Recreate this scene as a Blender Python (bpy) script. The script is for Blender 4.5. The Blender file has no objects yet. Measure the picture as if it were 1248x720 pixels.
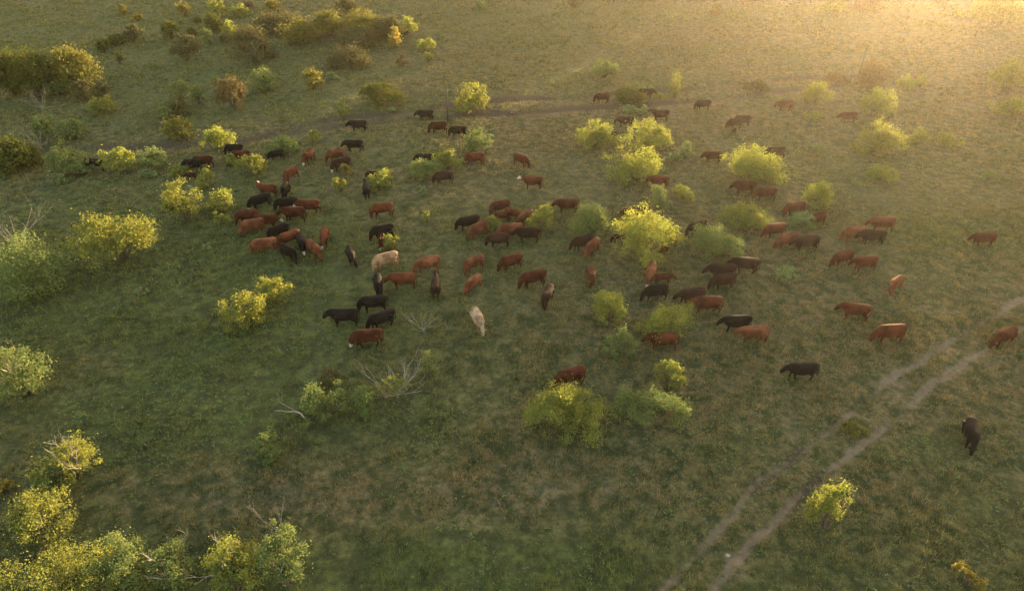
import bpy, bmesh, math, random, re
import numpy as np
from mathutils import Vector

R = math.radians
scene = bpy.context.scene
col = scene.collection

# ------------------------------------------------------------------ camera
CAM_H, PITCH, LENS = 25.0, 33.0, 24.0
cam_d = bpy.data.cameras.new('camera'); cam = bpy.data.objects.new('camera', cam_d); col.objects.link(cam)
cam.location = (0, 0, CAM_H); cam.rotation_euler = (R(90 - PITCH), 0, 0)
cam_d.lens = LENS; cam_d.sensor_width = 36; cam_d.clip_start = .5; cam_d.clip_end = 3000
scene.camera = cam

# ------------------------------------------------------------------ light
SUN_EL, SUN_AZ = 1.3, 29.0            # azimuth to the right of the view direction
world = bpy.data.worlds.new('World'); scene.world = world; world.use_nodes = True
nt = world.node_tree; bg = nt.nodes['Background']
sky = nt.nodes.new('ShaderNodeTexSky'); sky.sky_type = 'NISHITA'; sky.sun_disc = False
sky.sun_elevation = R(SUN_EL); sky.sun_rotation = R(SUN_AZ); sky.air_density = 1.0; sky.dust_density = 2.0; sky.ozone_density = .6
nt.links.new(sky.outputs[0], bg.inputs[0]); bg.inputs[1].default_value = 0.15
sl = bpy.data.lights.new('sun', 'SUN'); sl.energy = 2.2; sl.angle = R(.6); sl.color = (1.0, .72, .39)
so = bpy.data.objects.new('sun', sl); col.objects.link(so)
so.rotation_euler = (R(90 - SUN_EL), 0, R(180 - SUN_AZ))
so.rotation_euler = (Vector((-math.sin(R(SUN_AZ)) * math.cos(R(SUN_EL)), -math.cos(R(SUN_AZ)) * math.cos(R(SUN_EL)), -math.sin(R(SUN_EL))))).to_track_quat('-Z', 'Y').to_euler()
vs = scene.view_settings; vs.view_transform = 'Standard'; vs.look = 'None'; vs.gamma = 1; vs.use_curve_mapping = False
vs.exposure = 4.1
scene.cycles.volume_bounces = 1
scene.cycles.max_bounces = 6
scene.cycles.transparent_max_bounces = 4
HAZE_DENSITY, HAZE_G = 0.000105, 0.78

# ------------------------------------------------------------------ helpers
def tag(o, label=None, cat=None, group=None, kind=None):
    if label: o['label'] = label
    if cat: o['category'] = cat
    if group: o['group'] = group
    if kind: o['kind'] = kind
    return o

def link(name, mesh, parent=None, loc=(0, 0, 0)):
    o = bpy.data.objects.new(name, mesh); col.objects.link(o); o.location = loc
    if parent: o.parent = parent
    return o

def empty(name, loc):
    o = bpy.data.objects.new(name, None); col.objects.link(o); o.location = loc
    o.empty_display_size = .3
    return o

def np_mesh(name, verts, faces_n, k, mat, smooth=False):
    """verts (N,3); faces_n (M,k) index array"""
    me = bpy.data.meshes.new(name)
    v = np.asarray(verts, dtype=np.float32); f = np.asarray(faces_n, dtype=np.int32)
    me.vertices.add(len(v)); me.vertices.foreach_set('co', v.ravel())
    me.loops.add(f.size); me.loops.foreach_set('vertex_index', f.ravel())
    me.polygons.add(len(f)); me.polygons.foreach_set('loop_start', np.arange(0, f.size, k, dtype=np.int32))
    me.polygons.foreach_set('loop_total', np.full(len(f), k, dtype=np.int32))
    if smooth: me.polygons.foreach_set('use_smooth', np.ones(len(f), dtype=bool))
    me.update(calc_edges=True); me.validate()
    me.materials.append(mat)
    return me

# value noise
_rs = np.random.RandomState(7); _lat = _rs.rand(256, 256)
def vnoise(x, y, s, seed=0):
    x = np.asarray(x, float) / s + seed * 17.31 + 1000; y = np.asarray(y, float) / s + seed * 9.77 + 1000
    xi = np.floor(x).astype(int); yi = np.floor(y).astype(int); fx = x - xi; fy = y - yi
    fx = fx * fx * (3 - 2 * fx); fy = fy * fy * (3 - 2 * fy)
    a = _lat[xi % 256, yi % 256]; b = _lat[(xi + 1) % 256, yi % 256]; c = _lat[xi % 256, (yi + 1) % 256]; d = _lat[(xi + 1) % 256, (yi + 1) % 256]
    return (a * (1 - fx) + b * fx) * (1 - fy) + (c * (1 - fx) + d * fx) * fy

FPX = 1248 * LENS / 36
def ray(px, py):
    u = (px - 624) / FPX; v = (360 - py) / FPX
    c, s = math.cos(R(PITCH)), math.sin(R(PITCH))
    return Vector((u, c + v * s, -s + v * c))
def flat(px, py, z=0.0):
    d = ray(px, py); t = (CAM_H - z) / -d.z
    return Vector((d.x * t, d.y * t, z))

# wheel ruts and trodden bands, as ground polylines
def pl(pts): return [flat(*p).to_2d() for p in pts]
RUTS = [pl([(720, 790), (780, 740), (825, 700), (862, 662), (920, 592), (965, 560), (1000, 532), (1080, 467), (1130, 435), (1195, 395), (1250, 365), (1500, 240)]),
        pl([(800, 820), (840, 760), (872, 710), (915, 660), (960, 620), (980, 597), (1035, 552), (1080, 520), (1140, 467), (1205, 425), (1250, 398), (1500, 270)])]
RUT_SHADE = [pl([(915, 598), (945, 574), (975, 550)]), pl([(955, 625), (985, 593), (1005, 576)])]  # rut stretches shaded by grass, that shade painted dark on the ground
RUT_GRASS = [flat(930, 600), flat(985, 590), flat(840, 690)]
BANDS = [pl([(-200, 205), (0, 182), (150, 182), (290, 176), (400, 150), (480, 141), (560, 130), (720, 118), (830, 108), (960, 96), (1100, 88)]),
         pl([(330, 168), (480, 150), (640, 140), (760, 130), (900, 117), (1020, 104)])]
BARE = [(895, 680, 2.2, .7, 50), (560, 612, 5, 1.3, 8), (350, 610, 5, 1.2, 5), (1105, 470, 5, 1.5, 30), (690, 598, 3, 1.4, 0), (1000, 470, 4, 2, 20), (940, 525, 4, 1.6, 0)]
def dist_pl(x, y, poly):
    best = np.full(x.shape, 1e9)
    for a, b in zip(poly[:-1], poly[1:]):
        d = b - a; L = d.length_squared
        t = np.clip(((x - a.x) * d.x + (y - a.y) * d.y) / L, 0, 1)
        best = np.minimum(best, np.hypot(x - a.x - t * d.x, y - a.y - t * d.y))
    return best
def bareness(x, y):
    x = np.asarray(x, float); y = np.asarray(y, float)
    n = vnoise(x, y, 1.1, 3); n2 = vnoise(x, y, 5, 4)
    out = np.zeros(x.shape); n3 = vnoise(x, y, .7, 13); grassy = np.ones(x.shape)
    for g in RUT_GRASS: grassy = grassy * (1 - .55 * np.exp(-((x - g.x) ** 2 + (y - g.y) ** 2) / 2.2))
    wx = x + (vnoise(x, y, 3, 11) - .5) * .8; wy = y + (vnoise(x, y, 3, 12) - .5) * .8
    for r in RUTS:
        wide = .17 + .14 * n2
        out = np.maximum(out, np.clip(1.3 - dist_pl(x + (wx - x) * .3 + (n - .5) * .25, y + (n3 - .5) * .3, r) / wide, 0, 1) * np.clip(n * .8 + n2 * .5 - .02, 0, .75) * grassy)
    for px, py, w, h, a in BARE:
        c = flat(px, py); ca, sa = math.cos(R(a)), math.sin(R(a))
        dx = wx - c.x; dy = wy - c.y
        q = ((dx * ca + dy * sa) / w) ** 2 + ((-dx * sa + dy * ca) / h) ** 2
        out = np.maximum(out, .28 * np.clip(1.4 - q, 0, 1) * np.clip(n * 1.3 - .2 + n2 * .3, 0, 1))
    return out
def earth_shade_xy(x, y):
    x = np.asarray(x, float); y = np.asarray(y, float); out = np.zeros(x.shape)
    wx = x + (vnoise(x, y, 6, 11) - .5) * 3; wy = y + (vnoise(x, y, 6, 12) - .5) * 3; n = vnoise(x, y, 7, 14); n1 = vnoise(x, y, 1.8, 15)
    for r in BANDS:
        out = np.maximum(out, np.clip(1.3 - dist_pl(wx, wy, r) / 1.3, 0, 1) * np.clip(n * 1.0 + n1 * .7 + .1, 0, 1))  # brown trodden earth, darkened further to paint in the shade of its banks
    for r in RUT_SHADE:
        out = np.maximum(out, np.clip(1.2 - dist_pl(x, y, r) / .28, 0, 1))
    return out
DRY = [(1050, 480, 14, 8, .5), (820, 440, 10, 6, .25), (560, 600, 14, 3, .6), (350, 612, 8, 2, .6), (950, 350, 20, 9, .35), (700, 585, 6, 2, .5), (1050, 600, 3.5, 1.6, .6),
       (640, 148, 34, 5, .5), (300, 165, 20, 3, .4), (90, 440, 5, 3, .35), (620, 230, 10, 5, .2), (1000, 60, 40, 10, .2), (420, 455, 3, 2, .3), (1200, 620, 4, 2, -.3), (300, 320, 18, 12, -.4), (850, 620, 5, 3, -.35), (1110, 545, 6, 1.8, -.5),
       (150, 60, 50, 18, -.35), (640, 690, 9, 1.6, -.4), (230, 480, 8, 4, -.3), (800, 540, 6, 2, -.25), (1150, 300, 8, 5, -.3), (950, 600, 2.5, 1.5, -.2)]
def drynessxy(x, y):
    x = np.asarray(x, float); y = np.asarray(y, float)
    v = .42 + x * .0045 + (vnoise(x, y, 14, 41) - .5) * .7 + (vnoise(x, y, 4, 42) - .5) * .45 + (vnoise(x, y, 1.3, 43) - .5) * .3
    for px, py, w, h, a in DRY:
        c = flat(px, py); v = v + a * np.exp(-((x - c.x) / w) ** 2 - ((y - c.y) / h) ** 2)
    for r in RUTS: v = v + .30 * np.exp(-(dist_pl(x, y, r) / 1.1) ** 2)
    return np.clip(v, 0, 1)
MOUND = flat(420, 45)
def ground(x, y):
    x = np.asarray(x, float); y = np.asarray(y, float)
    h = (vnoise(x, y, 34, 1) - .5) * .7 + (vnoise(x, y, 9, 2) - .5) * .22 + (vnoise(x, y, 2.6, 5) - .5) * .10 + (vnoise(x, y, 1.0, 6) - .5) * .05
    h = h + 1.3 * np.exp(-((x - MOUND.x) / 12) ** 2 - ((y - MOUND.y) / 6) ** 2)
    for r in BANDS:
        h = h - .22 * np.exp(-(dist_pl(x, y, r) / .8) ** 2)
    for r in RUTS:
        h = h - .09 * np.exp(-(dist_pl(x, y, r) / .3) ** 2)
    return h
def gz(x, y): return float(ground(np.array([x]), np.array([y]))[0])
def at(px, py, above=0.0):
    """point on the ray of the pixel, 'above' metres over the ground"""
    z = 0.0
    for _ in range(5):
        p = flat(px, py, z + above); z = gz(p.x, p.y)
    return Vector((p.x, p.y, z))

# ------------------------------------------------------------------ materials
def newmat(name):
    m = bpy.data.materials.new(name); m.use_nodes = True
    nt = m.node_tree; nt.nodes.clear()
    return m, nt, nt.nodes.new('ShaderNodeOutputMaterial')
def N(nt, t, **kw):
    n = nt.nodes.new(t)
    for k, v in kw.items():
        if k.startswith('_'): setattr(n, k[1:], v)
        else: n.inputs[k].default_value = v
    return n
def mixc(nt, fac, a, b, blend='MIX'):
    m = nt.nodes.new('ShaderNodeMix'); m.data_type = 'RGBA'; m.blend_type = blend
    for s, v in ((0, fac), (6, a), (7, b)):
        if hasattr(v, 'links') or isinstance(v, bpy.types.NodeSocket): nt.links.new(v, m.inputs[s])
        elif s == 0: m.inputs[s].default_value = v
        else: m.inputs[s].default_value = (*v, 1)
    return m.outputs[2]
def ramp(nt, src, a, b):
    r = nt.nodes.new('ShaderNodeMapRange'); r.inputs[1].default_value = a; r.inputs[2].default_value = b
    nt.links.new(src, r.inputs[0]); return r.outputs[0]
def noise(nt, vec, scale, detail=3, rough=.55):
    n = nt.nodes.new('ShaderNodeTexNoise'); n.inputs['Scale'].default_value = scale; n.inputs['Detail'].default_value = detail; n.inputs['Roughness'].default_value = rough
    nt.links.new(vec, n.inputs['Vector']); return n.outputs['Fac']

def leaf_mat(name, c1, c2, c3, transl=.45, tc=None):
    m, nt, out = newmat(name)
    geo = nt.nodes.new('ShaderNodeNewGeometry')
    c = mixc(nt, ramp(nt, noise(nt, geo.outputs['Position'], 1.3, 2), .35, .65), c1, c2)
    c = mixc(nt, ramp(nt, geo.outputs['Random Per Island'], .45, 1.0), c, c3)
    d = nt.nodes.new('ShaderNodeBsdfDiffuse'); t = nt.nodes.new('ShaderNodeBsdfTranslucent'); mx = nt.nodes.new('ShaderNodeMixShader')
    nt.links.new(c, d.inputs[0])
    c2_ = mixc(nt, 1.0, c, tc or (1, 1, 1), 'MULTIPLY'); nt.links.new(c2_, t.inputs[0])
    mx.inputs[0].default_value = transl
    nt.links.new(d.outputs[0], mx.inputs[1]); nt.links.new(t.outputs[0], mx.inputs[2]); nt.links.new(mx.outputs[0], out.inputs[0])
    return m
LEAF = {
    'mesq': leaf_mat('mesquite_leaf', (.16, .19, .055), (.205, .22, .06), (.115, .15, .045), .5, (1.3, 1.25, .8)),
    'green': leaf_mat('grey_green_leaf', (.13, .17, .06), (.165, .195, .065), (.10, .135, .048), .4),
    'yellow': leaf_mat('yellow_leaf', (.155, .175, .05), (.20, .21, .055), (.11, .14, .045), .5, (1.2, 1.12, .75)),
    'amber': leaf_mat('amber_leaf', (.18, .165, .05), (.21, .18, .055), (.13, .14, .045), .5, (1.35, 1.2, .75)),
    'oak': leaf_mat('dark_leaf', (.07, .085, .022), (.10, .10, .022), (.05, .065, .018), .35),
    'olive': leaf_mat('olive_leaf', (.14, .14, .035), (.18, .16, .04), (.10, .11, .03), .4),
    'brown': leaf_mat('brown_leaf', (.095, .095, .042), (.12, .105, .045), (.07, .078, .034), .35),
    'rust': leaf_mat('rust_leaf', (.125, .095, .042), (.15, .105, .045), (.09, .082, .036), .35),
    'weed': leaf_mat('weed_leaf', (.15, .20, .08), (.19, .23, .10), (.11, .16, .06), .4),
}
def bark_mat(name, a, b):
    m, nt, out = newmat(name)
    geo = nt.nodes.new('ShaderNodeNewGeometry')
    c = mixc(nt, ramp(nt, noise(nt, geo.outputs['Position'], 9, 4), .35, .65), a, b)
    p = N(nt, 'ShaderNodeBsdfPrincipled', Roughness=.85); nt.links.new(c, p.inputs['Base Color'])
    nt.links.new(p.outputs[0], out.inputs[0]); return m
BARK = bark_mat('dark_bark', (.06, .045, .032), (.12, .095, .07))
DEAD = bark_mat('weathered_dead_wood', (.17, .15, .125), (.27, .24, .205))
POLEW = bark_mat('pole_wood', (.03, .025, .02), (.055, .045, .035))

# coats
def coat_mat(name, a, b, sheen=0.0):
    m, nt, out = newmat(name)
    tc = nt.nodes.new('ShaderNodeTexCoord'); oi = nt.nodes.new('ShaderNodeObjectInfo')
    ad = nt.nodes.new('ShaderNodeVectorMath'); ad.operation = 'ADD'
    nt.links.new(tc.outputs['Object'], ad.inputs[0]); nt.links.new(oi.outputs['Location'], ad.inputs[1])
    c = mixc(nt, ramp(nt, noise(nt, ad.outputs[0], 1.8, 3), .40, .60), tuple(x * .7 for x in a), b)
    hsv = nt.nodes.new('ShaderNodeHueSaturation'); nt.links.new(c, hsv.inputs['Color'])
    nt.links.new(ramp(nt, oi.outputs['Random'], -1.6, 2.2), hsv.inputs['Value'])
    mul = nt.nodes.new('ShaderNodeMath'); mul.operation = 'MULTIPLY_ADD'; mul.inputs[1].default_value = .7; mul.inputs[2].default_value = .5
    nt.links.new(oi.outputs['Random'], mul.inputs[0]); nt.links.new(mul.outputs[0], hsv.inputs['Value'])
    p = N(nt, 'ShaderNodeBsdfPrincipled', Roughness=.85)
    p.inputs['Sheen Weight'].default_value = sheen; p.inputs['Sheen Roughness'].default_value = .4
    p.inputs['Sheen Tint'].default_value = (*[min(1, x * 3 + .05) for x in b], 1)
    p.inputs['Specular IOR Level'].default_value = .05
    nt.links.new(hsv.outputs[0], p.inputs['Base Color']); nt.links.new(p.outputs[0], out.inputs[0]); return m
COAT = {
    'black': coat_mat('black_hide', (.007, .006, .006), (.012, .010, .009)),
    'dark': coat_mat('dark_brown_hide', (.018, .010, .008), (.032, .016, .011)),
    'dred': coat_mat('dark_red_hide', (.040, .013, .007), (.062, .019, .010)),
    'red': coat_mat('red_hide', (.058, .019, .0095), (.088, .028, .014)),
    'lred': coat_mat('light_red_hide', (.100, .036, .018), (.145, .056, .030)),
    'tan': coat_mat('pale_tan_hide', (.19, .105, .062), (.26, .16, .10)),
    'cream': coat_mat('cream_hide', (.36, .24, .155), (.50, .37, .26)),
    'white': coat_mat('white_hair', (.42, .39, .35), (.52, .48, .44)),
}
COATWORD = {'black': 'black', 'dark': 'dark brown', 'dred': 'dark red', 'red': 'red', 'lred': 'light red', 'tan': 'pale tan'}

# ------------------------------------------------------------------ ground
def dryness(nt, pos):
    a = nt.nodes.new('ShaderNodeAttribute'); a.attribute_name = 'dry'; return a.outputs['Fac']
def ground_mat():
    m, nt, out = newmat('pasture')
    geo = nt.nodes.new('ShaderNodeNewGeometry'); pos = geo.outputs['Position']
    big = dryness(nt, pos)
    mid = ramp(nt, noise(nt, pos, .35, 4, .6), .38, .64)
    fine = ramp(nt, noise(nt, pos, 3.0, 5, .65), .35, .68)
    g = mixc(nt, mid, (.070, .090, .026), (.098, .112, .033))
    o = mixc(nt, mid, (.130, .098, .048), (.165, .122, .066))
    c = mixc(nt, big, g, o)
    clump = ramp(nt, noise(nt, pos, 1.3, 4, .65), .42, .60)
    c = mixc(nt, clump, c, (.040, .048, .018))
    c = mixc(nt, fine, c, (.030, .034, .014))
    at_ = nt.nodes.new('ShaderNodeAttribute'); at_.attribute_name = 'bare'
    am = nt.nodes.new('ShaderNodeAttribute'); am.attribute_name = 'earth_shade'
    c = mixc(nt, am.outputs['Fac'], c, mixc(nt, fine, (.060, .044, .030), (.038, .029, .021)))  # dark earth, with bank and rut shade put into its colour
    soil = mixc(nt, fine, (.150, .118, .080), (.095, .075, .050))
    ad = nt.nodes.new('ShaderNodeMath'); ad.operation = 'MULTIPLY_ADD'; ad.inputs[1].default_value = .7
    nt.links.new(noise(nt, pos, 3.5, 6, .75), ad.inputs[0]); nt.links.new(at_.outputs['Fac'], ad.inputs[2])
    c = mixc(nt, ramp(nt, ad.outputs[0], .55, .88), c, soil)
    p = N(nt, 'ShaderNodeBsdfPrincipled', Roughness=.95); p.inputs['Specular IOR Level'].default_value = .1
    b = nt.nodes.new('ShaderNodeBump'); b.inputs['Strength'].default_value = .7; b.inputs['Distance'].default_value = .12
    nt.links.new(noise(nt, pos, 4.5, 6, .7), b.inputs['Height']); nt.links.new(b.outputs[0], p.inputs['Normal'])
    nt.links.new(c, p.inputs['Base Color']); nt.links.new(p.outputs[0], out.inputs[0]); return m
def axis(a, b, step, lo, hi):
    core = np.arange(a, b + step / 2, step); L = [core]
    g = step; x = a; left = []
    while x > lo: g = min(g * 1.25, 12); x = max(lo, x - g); left.append(x)
    g = step; x = b; right = []
    while x < hi: g = min(g * 1.25, 12); x = min(hi, x + g); right.append(x)
    return np.array(left[::-1] + list(core) + right)
xs = axis(-125, 125, .3, -300, 300); ys = axis(10, 165, .28, -60, 420)
X, Y = np.meshgrid(xs, ys); H = ground(X, Y)
V = np.stack([X.ravel(), Y.ravel(), H.ravel()], 1)
nx, ny = len(xs), len(ys)
i = np.arange(nx * ny).reshape(ny, nx)
F = np.stack([i[:-1, :-1].ravel(), i[:-1, 1:].ravel(), i[1:, 1:].ravel(), i[1:, :-1].ravel()], 1)
gme = np_mesh('ground', V, F, 4, ground_mat(), True)
a_ = gme.attributes.new('bare', 'FLOAT', 'POINT'); a_.data.foreach_set('value', bareness(X, Y).ravel().astype(np.float32))
a_ = gme.attributes.new('earth_shade', 'FLOAT', 'POINT'); a_.data.foreach_set('value', earth_shade_xy(X, Y).ravel().astype(np.float32))
a_ = gme.attributes.new('dry', 'FLOAT', 'POINT'); a_.data.foreach_set('value', drynessxy(X, Y).ravel().astype(np.float32))
tag(link('ground', gme), kind='structure')

# haze
hm, hnt, hout = newmat('haze')
pv = hnt.nodes.new('ShaderNodeVolumePrincipled'); pv.inputs['Density'].default_value = HAZE_DENSITY
pv.inputs['Color'].default_value = (.97, .88, .72, 1); pv.inputs['Anisotropy'].default_value = HAZE_G
hnt.links.new(pv.outputs[0], hout.inputs['Volume'])
x0, x1, y0, y1, z0, z1 = -320, 320, -75, 440, -3, 30
hv = [(x, y, z) for z in (z0, z1) for y in (y0, y1) for x in (x0, x1)]
hf = [(0, 2, 3, 1), (4, 5, 7, 6), (0, 1, 5, 4), (2, 6, 7, 3), (0, 4, 6, 2), (1, 3, 7, 5)]
hme = bpy.data.meshes.new('haze'); hme.from_pydata(hv, [], hf); hme.materials.append(hm)
tag(link('haze', hme), kind='stuff')

# ------------------------------------------------------------------ grass and low ground cover
def make_cover():
    rs = np.random.RandomState(11)
    vv = []; dd = []; bands = [(12, 24, 52, .13), (24, 36, 38, .14), (36, 52, 20, .15), (52, 78, 9, .17), (78, 112, 4.4, .20), (112, 162, 2.4, .24)]
    for (ya, yb, dens, hgt) in bands:
        half = lambda y: 4 + y * .62 + 8
        W = half(yb); n = int((yb - ya) * 2 * W * dens)
        x = rs.uniform(-W, W, n); y = rs.uniform(ya, yb, n)
        keep = np.abs(x) < half(y)
        lush = vnoise(x, y, 3.2, 21) * .55 + vnoise(x, y, .9, 22) * .45
        keep &= rs.rand(n) < np.clip(lush * 1.7 - .1, .15, 1) * (1 - .92 * np.clip(bareness(x, y) * 1.6 + earth_shade_xy(x, y), 0, 1))
        x, y, lush = x[keep], y[keep], lush[keep]; n = len(x)
        z = ground(x, y)
        nb = 6; dry = drynessxy(x, y).astype(np.float32)
        th = hgt * (.45 + 1.1 * lush) * rs.uniform(.6, 1.3, n)
        tall = rs.rand(n) < .07; th = np.where(tall, th * 2.3, th); wide = (.006 + y * .00042) * np.where(tall, .8, 1)
        for b in range(nb):
            a = rs.uniform(0, 2 * np.pi, n); lean = rs.uniform(.25, 1.1, n); hh = th * rs.uniform(.6, 1.1, n)
            bx = x + rs.normal(0, .05 + y * .0008, n); by = y + rs.normal(0, .05 + y * .0008, n)
            dx, dy = np.cos(a), np.sin(a); w = wide * rs.uniform(.7, 1.6, n)
            p0 = np.stack([bx - dy * w, by + dx * w, z - .02], 1); p1 = np.stack([bx + dy * w, by - dx * w, z - .02], 1)
            p2 = np.stack([bx + dx * hh * lean, by + dy * hh * lean, z + hh], 1)
            vv.append(np.stack([p0, p1, p2], 1).reshape(-1, 3)); dd.append(np.repeat(dry, 3))
    v = np.concatenate(vv); f = np.arange(len(v)).reshape(-1, 3)
    m, nt, out = newmat('grass_blade')
    geo = nt.nodes.new('ShaderNodeNewGeometry'); pos = geo.outputs['Position']
    big = dryness(nt, pos); mid = ramp(nt, noise(nt, pos, .5, 3), .4, .6)
    g = mixc(nt, mid, (.105, .128, .032), (.145, .158, .040)); o = mixc(nt, mid, (.195, .152, .060), (.250, .185, .085))
    c = mixc(nt, big, g, o)
    c = mixc(nt, ramp(nt, noise(nt, pos, 1.3, 4, .65), .42, .62), c, (.055, .075, .026))
    c = mixc(nt, ramp(nt, geo.outputs['Random Per Island'], .60, 1.3), c, (.30, .26, .14))
    d = nt.nodes.new('ShaderNodeBsdfDiffuse'); t = nt.nodes.new('ShaderNodeBsdfTranslucent'); mx = nt.nodes.new('ShaderNodeMixShader'); mx.inputs[0].default_value = .35
    nt.links.new(c, d.inputs[0]); nt.links.new(c, t.inputs[0])
    nt.links.new(d.outputs[0], mx.inputs[1]); nt.links.new(t.outputs[0], mx.inputs[2]); nt.links.new(mx.outputs[0], out.inputs[0])
    gm = np_mesh('grass', v, f, 3, m); a_ = gm.attributes.new('dry', 'FLOAT', 'POINT'); a_.data.foreach_set('value', np.concatenate(dd))
    tag(link('grass', gm), 'short green pasture grass in uneven tufts over the whole field', 'grass', kind='stuff')
    # broad-leaved low weeds in patches
    vv = []
    for (ya, yb, dens, sz) in [(12, 30, 12, .11), (30, 50, 6, .12), (50, 85, 1.2, .17)]:
        W = 12 + yb * .62; n = int((yb - ya) * 2 * W * dens); x = rs.uniform(-W, W, n); y = rs.uniform(ya, yb, n)
        lush = vnoise(x, y, 5.5, 31) * .6 + vnoise(x, y, 1.6, 32) * .4
        keep = (rs.rand(n) < np.clip((lush - .45) * 5, .05, 1)) & (bareness(x, y) < .25)
        for wp in (flat(840, 610), flat(900, 650), flat(1110, 540), flat(860, 560)): keep |= (np.hypot(x - wp.x, y - wp.y) < rs.uniform(.5, 3, n)) & (rs.rand(n) < .6)
        x, y = x[keep], y[keep]; n = len(x); z = ground(x, y); s = sz * rs.uniform(.5, 1.5, n)
        for b in range(14):
            a = rs.uniform(0, 2 * np.pi, n); el = rs.uniform(.1, 1.3, n); r = s * rs.uniform(.25, 1, n)
            cx = x + np.cos(a) * np.cos(el) * r; cy = y + np.sin(a) * np.cos(el) * r; cz = z + np.sin(el) * r * .9 + .02
            q = s * rs.uniform(.12, .3, n); e1 = rs.normal(size=(n, 3)); e1 /= np.linalg.norm(e1, axis=1)[:, None]
            e2 = rs.normal(size=(n, 3)); e2 -= (e2 * e1).sum(1)[:, None] * e1; e2 /= np.linalg.norm(e2, axis=1)[:, None]
            c = np.stack([cx, cy, cz], 1)
            vv.append(np.stack([c + e1 * q[:, None], c + e2 * q[:, None] * .6, c - e1 * q[:, None], c - e2 * q[:, None] * .6], 1).reshape(-1, 3))
    v = np.concatenate(vv); f = np.arange(len(v)).reshape(-1, 4)
    tag(link('low_weeds', np_mesh('low_weeds', v, f, 4, LEAF['weed'])), 'patches of low broad-leaved green weeds between the grass', 'weeds', kind='stuff')
make_cover()

# ------------------------------------------------------------------ wood: tubes
class Tubes:
    def __init__(s): s.v = []; s.f = []
    def tube(s, pts, rad, k=5):
        base = len(s.v); n = len(pts)
        for j, (p, r) in enumerate(zip(pts, rad)):
            d = (pts[min(j + 1, n - 1)] - pts[max(j - 1, 0)]).normalized()
            u = d.cross(Vector((.3, .8, .5))).normalized(); w = d.cross(u)
            for q in range(k):
                a = 2 * math.pi * q / k; s.v.append(p + (u * math.cos(a) + w * math.sin(a)) * r)
        for j in range(n - 1):
            for q in range(k):
                s.f.append((base + j * k + q, base + j * k + (q + 1) % k, base + (j + 1) * k + (q + 1) % k, base + (j + 1) * k + q))
        s.f.append(tuple(base + q for q in range(k))[::-1]); s.f.append(tuple(base + (n - 1) * k + q for q in range(k)))
    def branch(s, rg, p, d, L, r, depth, spread=.6, up=.1, wob=.25):
        pts = [p.copy()]; rad = [r]; n = 5
        for j in range(n):
            d = (d + Vector((rg.uniform(-wob, wob), rg.uniform(-wob, wob), rg.uniform(-wob, wob) + up * .3))).normalized()
            p = p + d * (L / n); pts.append(p.copy()); rad.append(r * (1 - .62 * (j + 1) / n))
            if depth and j >= 1 and rg.random() < .75:
                dd = (d + Vector((rg.uniform(-1, 1), rg.uniform(-1, 1), rg.uniform(-.3, 1))) * spread).normalized()
                s.branch(rg, p, dd, L * rg.uniform(.4, .65), rad[-1] * .7, depth - 1, spread, up, wob)
        s.tube(pts, rad, 5 if r > .02 else 4)
    def mesh(s, name, mat):
        me = bpy.data.meshes.new(name); me.from_pydata([tuple(v) for v in s.v], [], s.f); me.materials.append(mat)
        me.polygons.foreach_set('use_smooth', np.ones(len(me.polygons), bool)); return me

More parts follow.
